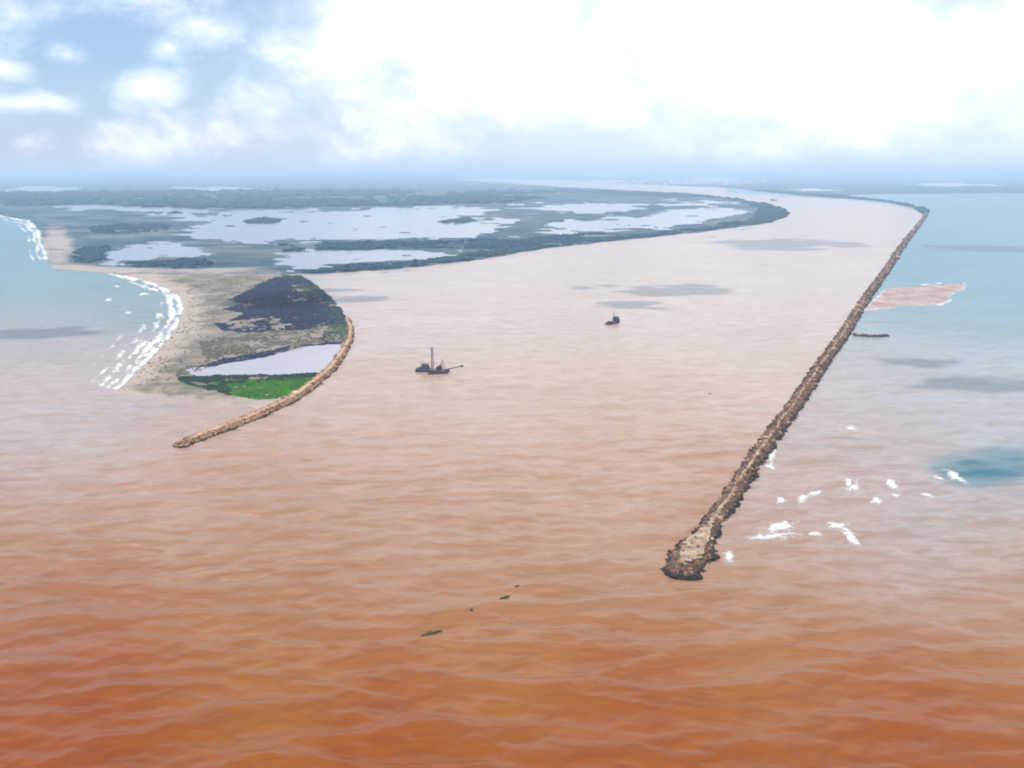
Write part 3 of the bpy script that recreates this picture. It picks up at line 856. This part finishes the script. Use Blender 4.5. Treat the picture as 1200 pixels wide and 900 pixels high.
foam('surf', [breakers(CN, [(3, 6, .92, .12, 1), (12, 7, .72, .25, 1), (23, 7, .55, .4, .98), (36, 7, .38, .55, .98), (54, 7, .25, .7, .98)], 40, 316, 222, 475, 500)],
     .8, 200, 'broken white surf rolling onto the beach of the left bay', 'surf', kind='stuff', thr=.12, nz=(4, 1.6))
CF = densify([(-30, 250.5), (0, 252), (34, 258), (46, 270), (52, 290), (56, 307)], 2, 0, 0, closed=False)
foam('surf', [breakers(CF, [(2, 5, .75, .1, 1), (9, 5, .5, .2, 1), (17, 5, .25, .3, 1)], -30, 246, 62, 312, 540)],
     .7, 201, 'white surf on the far sandy point at the left edge of the bay', 'surf', kind='stuff', thr=.12, nz=(4, 1.4))
G2 = 'whitecaps in the left bay'
for i, (x, y, rx, lab) in enumerate([(150, 367, 7, 'small whitecap in the left bay nearest to the surf line'), (127, 351, 5, 'small whitecap in the middle of the left bay'), (138, 336, 6, 'small whitecap in the left bay just off the curving beach'),
                                     (168, 345, 10, 'largest whitecap in the left bay, close to the corner of the beach')]):
    foam('whitecap', [ell(x, y, rx, 2.6, 0)], .7, 230 + i, lab, 'wave', G2, thr=.25)
# wash round the sandbar
CB = densify([(1040, 337), (1070, 335.5), (1100, 332.5), (1127, 332), (1134, 335), (1127, 341.5), (1117, 346.5), (1113, 352.5), (1105, 357), (1080, 358.5), (1050, 360.5)], 2, 0, 0, closed=False)
foam('surf', [breakers(CB, [(.6, 2.2, .42, .2, .85)], 1030, 328, 1145, 364, 560, sea=False)], .6, 240, 'white wash along the outer edge of the pink sandbar', 'surf', kind='stuff', thr=.12, nz=(5, 2))

# ------------------------------------------------------------------ vessels
M_HULL = plain('dark hull paint', (0.012, 0.008, 0.026), 0.5, 0.35, 0.3)
M_RUST = plain('rusty dark steel', (0.03, 0.016, 0.014), 0.7, 0.4, 0.5)
M_DECK = plain('worn deck', (0.16, 0.14, 0.14), 0.8, 0.3, 0.4)
M_STEEL = plain('grey steel', (0.12, 0.11, 0.13), 0.5, 0.2, 0.4)
M_HOUSE = plain('blue grey cabin paint', (0.04, 0.036, 0.09), 0.5, 0.2, 0.4)
M_LIGHT = plain('off white cabin paint', (0.55, 0.53, 0.52), 0.5, 0.12, 0.4)
M_GLASS = plain('dark glass', (0.02, 0.025, 0.03), 0.12, 0.1, 0.4)


def hull_rings(L, B, D, draft, bow=0.35, sheer=1.0, n=14):
    secs = []
    for i in range(n):
        t = i / (n - 1); x = -L / 2 + L * t
        w = B / 2 * (min(1, ((1 - t) / bow)) ** 0.55 if t > 1 - bow else 1) * (0.9 + 0.1 * min(1, t / .15))
        w = max(w, .12)
        up = D + sheer * max(0, (t - .55) / .45) ** 2
        secs.append([(x, -w, up), (x, -w * .96, .2), (x, -w * .6, -draft), (x, w * .6, -draft), (x, w * .96, .2), (x, w, up)])
    return secs


def windows(parent, pts, size, axis='x'):
    for p in pts:
        bm = bmesh.new(); box(bm, p, (size[0], .12, size[1]) if axis == 'x' else (.12, size[0], size[1]))
        bm_obj('window', bm, M_GLASS, parent)


def dredger():
    x, y = ground(508, 435.5)
    z0 = float(wave_z(np.array([x]), np.array([y]))[0]) * .3
    t = tag(empty('dredger', (float(x), float(y), z0), R(-9)), 'dark dredging barge with a tall grey mast and an outstretched boom near the curved jetty', 'dredger')
    bm = bmesh.new()
    secs = []
    for xx, w, up, lo in ((-24, 5.2, 2.4, .6), (-21.5, 6.2, 2.4, -1.5), (17, 6.6, 2.6, -1.5), (21, 5.4, 3.0, .4)):
        secs.append([(xx, -w, up), (xx, -w, lo), (xx, w, lo), (xx, w, up)])
    loft(bm, secs); bm_obj('hull', bm, M_HULL, t)
    bm = bmesh.new(); box(bm, (-1.8, 0, 2.72), (36, 11.6, .25)); bm_obj('deck', bm, M_DECK, t)
    # side pontoon towards the viewer, set at an angle
    bm = bmesh.new(); box(bm, (9, -12, .55), (26, 7, 2.2), ('Z', R(24)), .3); bm_obj('pontoon', bm, M_RUST, t)
    # bulwark at the bow end
    bm = bmesh.new(); box(bm, (-21, 0, 3.3), (4.5, 9.6, 1.6), None, .3); bm_obj('fore_locker', bm, M_RUST, t)
    # deckhouse
    bm = bmesh.new(); box(bm, (-12, 0, 5.0), (12, 9, 4.3), None, .25); h = bm_obj('deckhouse', bm, M_HOUSE, t)
    windows(h, [(-16.6 + 2.3 * i, -4.56, 5.6) for i in range(5)], (1.2, 1.0))
    bm = bmesh.new(); box(bm, (-10.5, 0, 8.7), (6.5, 7, 2.9), None, .2); w = bm_obj('wheelhouse', bm, M_HOUSE, t)
    windows(w, [(-12.6 + 1.4 * i, -3.56, 9.2) for i in range(4)], (1.0, 1.1))
    bm = bmesh.new(); box(bm, (-10.5, 0, 10.3), (7.4, 7.8, .3)); bm_obj('wheelhouse_roof', bm, M_DECK, t)
    bm = bmesh.new(); tube(bm, (-15.5, 1.5, 7), (-15.5, 1.5, 11.5), .7, .6, 10); bm_obj('funnel', bm, M_RUST, t)
    # lattice mast
    bm = bmesh.new()
    for sx in (-1, 1):
        for sy in (-1, 1): tube(bm, (-1.5 + sx * 1.4, sy * 1.4, 2.8), (-1.5 + sx * .9, sy * .9, 32), .32, .26, 6)
    for i in range(13):
        za = 3 + i * 2.25; k = 1.4 - .5 * i / 13
        for (ax, ay), (bx, by) in (((-k, -k), (k, -k)), ((k, -k), (k, k)), ((k, k), (-k, k)), ((-k, k), (-k, -k))):
            tube(bm, (-1.5 + ax, ay, za), (-1.5 + bx, by, za + 2.2), .16, None, 5)
    mast = bm_obj('mast', bm, M_STEEL, t)
    bm = bmesh.new(); box(bm, (-1.5, 0, 32.4), (3.0, 3.0, .7)); bm_obj('mast_head', bm, M_STEEL, mast)
    # winch house with A-frame
    bm = bmesh.new(); box(bm, (8, 0, 5.2), (7, 7.5, 4.6), None, .3); box(bm, (9.5, 0, 8.2), (3.5, 4.5, 1.6), None, .2); wh = bm_obj('winch_house', bm, M_HULL, t)
    windows(wh, [(6.2 + 1.8 * i, -3.82, 6) for i in range(3)], (1.1, 1.0))
    bm = bmesh.new()
    for sy in (-2.6, 2.6): tube(bm, (9, sy, 7), (12.5, 0, 16), .3, .25, 7); tube(bm, (16, sy, 3), (12.5, 0, 16), .26, .22, 7)
    bm_obj('a_frame', bm, M_RUST, t)
    bm = bmesh.new()
    for sx in (-1.1, 1.1): tube(bm, (18, sx, 3.5), (39, sx * .7, 9.0), .6, .5, 7)
    for i in range(9):
        u = i / 9; tube(bm, (18 + 21 * u, -1.1 + .3 * u, 3.5 + 5.5 * u), (18 + 21 * (u + .11), 1.1 - .3 * u, 3.5 + 5.5 * (u + .11)), .25, None, 6)
    bo = bm_obj('boom', bm, M_RUST, t)
    bm = bmesh.new(); box(bm, (39.4, 0, 9.0), (2.4, 3.0, 2.6), None, .3); bm_obj('boom_head', bm, M_RUST, bo)
    bm = bmesh.new(); tube(bm, (12.5, 0, 16), (39, 0, 9.6), .12, None, 5); tube(bm, (12.5, 0, 16), (-1.5, 0, 31.5), .1, None, 5); bm_obj('stay_cable', bm, M_STEEL, t)
    bm = bmesh.new()
    for i in range(12):
        for sy in (-6.1, 6.1): tube(bm, (-20 + 3.2 * i, sy, 2.6), (-20 + 3.2 * i, sy, 3.8), .06, None, 5)
    for sy in (-6.1, 6.1): tube(bm, (-20, sy, 3.75), (15.4, sy, 3.75), .06, None, 5)
    bm_obj('railing', bm, M_STEEL, t)


dredger()


def tug():
    x, y = ground(719, 379)
    t = tag(empty('workboat', (float(x), float(y), 0), R(52)), 'small dark workboat with a short mast, alone in mid river beyond the dredger', 'boat')
    bm = bmesh.new(); loft(bm, hull_rings(40, 11, 3.0, 1.5, .35, 3.2)); bm_obj('hull', bm, M_HULL, t)
    bm = bmesh.new(); box(bm, (-3, 0, 3.06), (30, 9, .14)); bm_obj('deck', bm, M_DECK, t)
    bm = bmesh.new(); box(bm, (8, 0, 5.6), (11, 7.6, 5.0), None, .3); h = bm_obj('deckhouse', bm, M_HOUSE, t)
    windows(h, [(4.2 + 2 * i, -3.86, 6.4) for i in range(4)], (1.1, 1.0)); windows(h, [(2.44, -2 + 2 * i, 6.4) for i in range(3)], (1.0, 1.0), 'y')
    bm = bmesh.new(); box(bm, (9, 0, 9.6), (7, 6, 2.9), None, .3); w = bm_obj('wheelhouse', bm, M_STEEL, t)
    windows(w, [(6.6 + 1.6 * i, -3.06, 10.1) for i in range(4)], (1.2, 1.1)); windows(w, [(5.44, -1.8 + 1.8 * i, 10.1) for i in range(3)], (1.2, 1.1), 'y')
    bm = bmesh.new(); box(bm, (9, 0, 11.2), (8, 6.8, .3)); bm_obj('wheelhouse_roof', bm, M_STEEL, t)
    bm = bmesh.new(); tube(bm, (0, 0, 3), (0, 0, 20), .7, .45, 8); tube(bm, (0, -2.4, 15), (0, 2.4, 15), .14, None, 6); tube(bm, (0, 0, 12), (-9, 0, 8), .2, None, 6); bm_obj('mast', bm, M_STEEL, t)
    bm = bmesh.new(); tube(bm, (2.8, 2, 3), (2.6, 2, 11.5), .7, .6, 10); bm_obj('funnel', bm, M_HULL, t)
    bm = bmesh.new(); box(bm, (-12, 0, 4.2), (9, 7.5, 2.2), None, .4); bm_obj('winch', bm, M_RUST, t)


tug()


def ship():
    x, y = ground(907, 235)
    t = tag(empty('cargo_ship', (float(x), float(y), 0), R(12)), 'tiny distant ship in the river near the rounded mangrove tip', 'ship')
    bm = bmesh.new(); loft(bm, hull_rings(70, 15, 6, 3, .25, 3)); bm_obj('hull', bm, M_HULL, t)
    bm = bmesh.new(); box(bm, (-25, 0, 12), (12, 13, 12), None, .4); box(bm, (-24, 0, 19), (8, 14, 2.6), None, .3); h = bm_obj('bridge_house', bm, M_STEEL, t)
    windows(h, [(-27.5 + 2 * i, -7.06, 19.3) for i in range(4)], (1.5, 1.2))
    bm = bmesh.new(); box(bm, (4, 0, 7), (40, 11, 2), None, .3); bm_obj('hatch_cover', bm, M_RUST, t)
    bm = bmesh.new(); tube(bm, (18, 0, 6), (18, 0, 22), .5, .3, 8); tube(bm, (18, 0, 10), (6, 0, 18), .3, None, 6); bm_obj('derrick', bm, M_STEEL, t)


ship()

# ------------------------------------------------------------------ hut on the spit
x, y = ground(346, 463.5)
t = tag(empty('hut', (float(x), float(y), .8), R(35)), 'small cream hut where the green marsh plants meet the curved jetty', 'hut')
M_WALL = plain('cream wall', (0.62, 0.54, 0.40), 0.8, 0.12, 0.5)
bm = bmesh.new(); box(bm, (0, 0, 1.5), (6, 4.4, 3.4)); bm_obj('wall', bm, M_WALL, t)
bm = bmesh.new(); loft(bm, [[(-3.5, -2.8, 3.1), (-3.5, 0, 4.7), (-3.5, 2.8, 3.1), (-3.5, 0, 4.45)], [(3.5, -2.8, 3.1), (3.5, 0, 4.7), (3.5, 2.8, 3.1), (3.5, 0, 4.45)]]); bm_obj('roof', bm, plain('pale roof sheet', (0.60, 0.55, 0.46), .7), t)
bm = bmesh.new(); box(bm, (-.8, -2.22, 1.1), (1.0, .1, 2.1)); bm_obj('door', bm, M_RUST, t)
for xx in (1.3,):
    bm = bmesh.new(); box(bm, (xx, -2.22, 1.7), (1.1, .1, 1.0)); bm_obj('window', bm, M_GLASS, t)

# ------------------------------------------------------------------ drifting debris
M_DRIFT = leaf_mat('drifting plants', (0.020, 0.022, 0.006), (0.075, 0.075, 0.015))
M_LOG = plain('waterlogged wood', (0.05, 0.03, 0.015), .8, .3, .8)


def debris(label, px, py, L, Wd, rot, seed, log=True, group='drifting debris'):
    r = np.random.default_rng(seed)
    x, y = ground(px, py); x, y = float(x), float(y)
    z = float(wave_z(np.array([x]), np.array([y]))[0])
    n = int(10 + L * Wd * 6)
    u = r.uniform(-1, 1, n); w = r.normal(0, .35, n) * (1 - u ** 2 * .8) + .3 * np.sin(u * 2.2)
    P = np.stack([u * L / 2, w * Wd, r.uniform(.12, .3, n)], 1)
    S = r.uniform(.28, .62, (n, 3)) * np.array([1.2, 1, .7])
    V, F, T = scatter(CLUMPS, P, S, np.clip(r.normal(.4, .25, n), 0, 1), tilt=False, r=r)
    if log:
        t = tag(empty('drift_raft', (x, y, z), R(rot)), label, 'debris', group)
        mesh_obj('plant_mat', V, F, M_DRIFT, t, attr={'tone': T})
        bm = bmesh.new(); tube(bm, (-L * .5, -.1, .25), (L * .1, .15, .45), .3, .22); tube(bm, (L * .1, .15, .45), (L * .62, Wd * .35, .8), .22, .08); tube(bm, (0, 0, .4), (L * .2, Wd * .8, 1.1), .12, .04)
        bm_obj('log', bm, M_LOG, t)
    else:
        o = mesh_obj('drift_clump', V, F, M_DRIFT, attr={'tone': T}); o.location = (x, y, z); o.rotation_euler = (0, 0, R(rot))
        tag(o, label, 'debris', group)


debris('dark elongated raft of drifting plants, the larger and nearer of two in the foreground', 505, 741, 12.5, 2.2, 22, 1)
debris('olive raft of drifting plants, the smaller and farther of two in the foreground', 590, 702, 9.5, 2.2, 33, 2)
debris('tiny clump of debris just beyond the olive drifting raft', 606, 688, 2.4, 1.2, 10, 3, False)
debris('tiny clump of debris between the dark raft and the olive raft', 552, 718, 2.0, 1.2, 60, 4, False)
debris('small dark clump of debris floating in the river left of the long jetty', 832, 462, 4.5, 1.6, 20, 5, False)

# ------------------------------------------------------------------ far town
r = np.random.default_rng(5)
M_TOWN = plain('far town walls', (0.75, 0.62, 0.58), .8, .3, .004)
bm = bmesh.new()
for i in range(260):
    px = r.normal(815, 36); py = r.uniform(209.5, 216.5)
    x, y = ground(px, py); h = r.uniform(12, 45) * (1.6 if r.random() < .15 else 1)
    box(bm, (float(x), float(y), h / 2), (r.uniform(50, 130), r.uniform(50, 130), h))
o = bm_obj('town', bm, M_TOWN); tag(o, 'pale far town on the hazy shore at the head of the river', 'town', kind='stuff')

# ------------------------------------------------------------------ sun, sky, clouds, haze, camera
SUN_AZ, SUN_EL = R(-125), R(62)          # azimuth from +Y, positive to +X
SD = Vector((math.sin(SUN_AZ) * math.cos(SUN_EL), math.cos(SUN_AZ) * math.cos(SUN_EL), math.sin(SUN_EL)))
sl = bpy.data.lights.new('sun', 'SUN'); sl.energy = 3.3; sl.angle = R(0.53); sl.color = (1.0, 0.95, 0.87)
so = bpy.data.objects.new('sun', sl); COL.objects.link(so); so.rotation_euler = SD.to_track_quat('Z', 'Y').to_euler(); so.location = (0, 0, 900)

# clouds overhead (their shadows lie on the water and on the spit)
m, nt, b = new_mat('cloud'); b.inputs['Base Color'].default_value = (.95, .95, .96, 1); b.inputs['Roughness'].default_value = 1
b.inputs['Specular IOR Level'].default_value = 0
tr = nd(nt, 'ShaderNodeBsdfTransparent'); mx = nd(nt, 'ShaderNodeMixShader'); mx.inputs[0].default_value = .12
nt.links.new(tr.outputs[0], mx.inputs[1]); nt.links.new(b.outputs[0], mx.inputs[2]); nt.links.new(mx.outputs[0], nt.nodes['Material Output'].inputs['Surface'])
M_CLOUD = m
CLB = proto('leaf', 3, 77)


def cloud(label, px, py, wx, wy, seed, n=40, alt=2400):
    r = np.random.default_rng(seed)
    x, y = ground(px, py); k = alt / SD.z
    m_ = min(wx, wy); u = r.uniform(-1, 1, 900); w_ = r.uniform(-1, 1, 900); q = np.hypot(u, w_)
    f = fbm(u * wx / (m_ * .9) + seed, w_ * wy / (m_ * .45), seed, 4) - .45 * q
    kk = f > .20
    u, w_, q, f = u[kk], w_[kk], q[kk], f[kk]; n = len(u)
    P = np.stack([u * wx, w_ * wy, r.uniform(-.1, .15, n) * 60], 1)
    s = np.clip(f, .05, .5) * .42 * m_ * r.uniform(.6, 1.3, n) + 3
    S = np.stack([s * 1.7, s, s * .45], 1)
    V, F, T = scatter([proto('leaf', 2, seed + j) for j in range(3)], P, S, np.zeros(n), tilt=False, r=r)
    o = mesh_obj('cloud', V, F, M_CLOUD, smooth=True); o.location = (float(x) + SD.x * k, float(y) + SD.y * k, alt)
    tag(o, label, 'cloud', 'clouds overhead', kind='structure')


for i, (px, py, wx, wy) in enumerate([(765, 340, 170, 110), (735, 357, 80, 60), (335, 352, 120, 200), (920, 286, 330, 260), (1140, 450, 90, 40), (1080, 425, 60, 30), (1170, 292, 300, 160), (420, 350, 60, 90), (60, 390, 110, 50)]):
    cloud('flat white cloud overhead', px, py, wx, wy, 300 + i)

# haze
bm = bmesh.new(); box(bm, (0, 15000, 138.0), (420000, 330000, 284.0))
mh = bpy.data.materials.new('haze'); mh.use_nodes = True; nt = mh.node_tree
nt.nodes.remove(nt.nodes['Principled BSDF'])
pv = nd(nt, 'ShaderNodeVolumePrincipled'); pv.inputs['Density'].default_value = 0.62e-4; pv.inputs['Color'].default_value = (0.60, 0.79, 1.0, 1); pv.inputs['Anisotropy'].default_value = 0.0
nt.links.new(pv.outputs[0], nt.nodes['Material Output'].inputs['Volume'])
tag(bm_obj('haze', bm, mh), kind='stuff')

# world
w = bpy.data.worlds.new('World'); scene.world = w; w.use_nodes = True
nt = w.node_tree; L = nt.links.new
bg = nt.nodes['Background']; bg.inputs['Strength'].default_value = 0.12
sky = nd(nt, 'ShaderNodeTexSky', sky_type='NISHITA'); sky.sun_disc = False; sky.sun_elevation = SUN_EL; sky.sun_rotation = SUN_AZ
sky.altitude = 200; sky.air_density = 1.0; sky.dust_density = 0.7; sky.ozone_density = 2.5
tc = nd(nt, 'ShaderNodeTexCoord'); sx = nd(nt, 'ShaderNodeSeparateXYZ'); L(tc.outputs['Generated'], sx.inputs[0])
ay = mathn(nt, 'ADD', mathn(nt, 'ABSOLUTE', sx.outputs['Y']), 0.02)
gx = mathn(nt, 'DIVIDE', sx.outputs['X'], ay); gz = mathn(nt, 'DIVIDE', sx.outputs['Z'], ay)


def sky_xy(px, py):
    u = (px - 600) / FPX; v = (450 - py) / FPX; yy = CT + v * ST
    return u / yy, (v * CT - ST) / yy


cv = nd(nt, 'ShaderNodeCombineXYZ'); L(gx, cv.inputs[0]); L(mathn(nt, 'MULTIPLY', gz, 1.5), cv.inputs[1])
n1 = noise(nt, cv.outputs[0], 9.0, 7, 0.58, 0.25); n2 = noise(nt, cv.outputs[0], 3.2, 5, 0.55)
BLOBS = [(240, 36, 84, 40, .56), (205, 58, 60, 30, .48), (182, 108, 84, 38, .64), (296, 102, 46, 20, .5), (90, 68, 60, 26, .5), (20, 84, 80, 26, .5), (40, 122, 120, 20, .6),
         (440, 40, 110, 80, 1.1), (560, 50, 150, 95, 1.2), (420, 110, 90, 26, .55), (660, 80, 170, 70, 1.1), (840, 50, 170, 90, 1.25), (980, 70, 170, 90, 1.2), (1160, 60, 130, 70, 1.1), (1350, 60, 220, 110, 1.1),
         (780, 90, 560, 50, .7)]
field = None
for bx, by, rx, ry, am in BLOBS:
    cx, cz = sky_xy(bx, by)
    dx = mathn(nt, 'MULTIPLY', mathn(nt, 'SUBTRACT', gx, cx), FPX / rx); dz = mathn(nt, 'MULTIPLY', mathn(nt, 'SUBTRACT', gz, cz), FPX / ry)
    d2 = mathn(nt, 'ADD', mathn(nt, 'MULTIPLY', dx, dx), mathn(nt, 'MULTIPLY', dz, dz))
    v = mathn(nt, 'SUBTRACT', am, mathn(nt, 'SQRT', d2))
    field = v if field is None else mathn(nt, 'MAXIMUM', field, v)
# unseen cloud bank above the frame, added to brighten wave-crest reflections
over = mathn(nt, 'ADD', mathn(nt, 'MULTIPLY', mathn(nt, 'MULTIPLY', rampf(nt, gz, 0.17, 0.26), rampf(nt, gz, 0.85, 0.55)), 1.75), mathn(nt, 'MULTIPLY', mathn(nt, 'MULTIPLY', mathn(nt, 'SUBTRACT', n2, 0.5), 3.0), rampf(nt, gz, 0.13, 0.2)))
field = mathn(nt, 'MAXIMUM', field, mathn(nt, 'SUBTRACT', over, 1.0))
field = mathn(nt, 'ADD', field, mathn(nt, 'MULTIPLY', mathn(nt, 'SUBTRACT', n1, 0.5), 2.1))
cir = noise(nt, cv.outputs[0], 6.0, 6, 0.6, 0.15)
cover = mathn(nt, 'MAXIMUM', mathn(nt, 'MULTIPLY', rampf(nt, field, -0.15, 1.35), 0.95), mathn(nt, 'MULTIPLY', rampf(nt, cir, 0.47, 0.72), 0.38))
# thin high veil, thicker to the right and near the horizon
veil = mathn(nt, 'ADD', mathn(nt, 'ADD', 0.40, mathn(nt, 'MULTIPLY', rampf(nt, gx, -0.45, 0.15), 0.52)), mathn(nt, 'MULTIPLY', rampf(nt, gz, 0.13, 0.0), 0.5))
veil = mathn(nt, 'MULTIPLY', veil, mathn(nt, 'ADD', 0.75, mathn(nt, 'MULTIPLY', n2, 0.5)))
veil = mathn(nt, 'MINIMUM', veil, 0.9)
CLOUDC = (11.4, 11.4, 11.5); VEILC = mixc(nt, rampf(nt, gx, -0.5, 0.25), (4.0, 4.6, 6.1), (5.3, 6.15, 6.8))
c = mixc(nt, veil, mixc(nt, 1.0, sky.outputs[0], (0.62, 0.84, 1.0), 'MULTIPLY'), VEILC)
c = mixc(nt, cover, c, CLOUDC)
c = mixc(nt, mathn(nt, 'MULTIPLY', rampf(nt, gz, 0.028, 0.0), 0.85), c, (3.6, 4.8, 6.3))
L(c, bg.inputs['Color'])

cam = bpy.data.cameras.new('camera'); co = bpy.data.objects.new('camera', cam); COL.objects.link(co)
cam.sensor_width = 36; cam.lens = FPX / 1200 * 36; cam.clip_start = 1; cam.clip_end = 600000
co.location = (0, 0, H); co.rotation_euler = (math.pi / 2 - TH, 0, 0)
scene.camera = co

scene.view_settings.view_transform = 'Standard'; scene.view_settings.look = 'None'; scene.view_settings.gamma = 1
scene.view_settings.exposure = 0.34
scene.render.engine = 'CYCLES'
cy = scene.cycles
cy.use_denoising = True; cy.max_bounces = 6; cy.volume_bounces = 1; cy.diffuse_bounces = 2; cy.glossy_bounces = 3
cy.sample_clamp_indirect = 4
cy.filter_width = 2.0
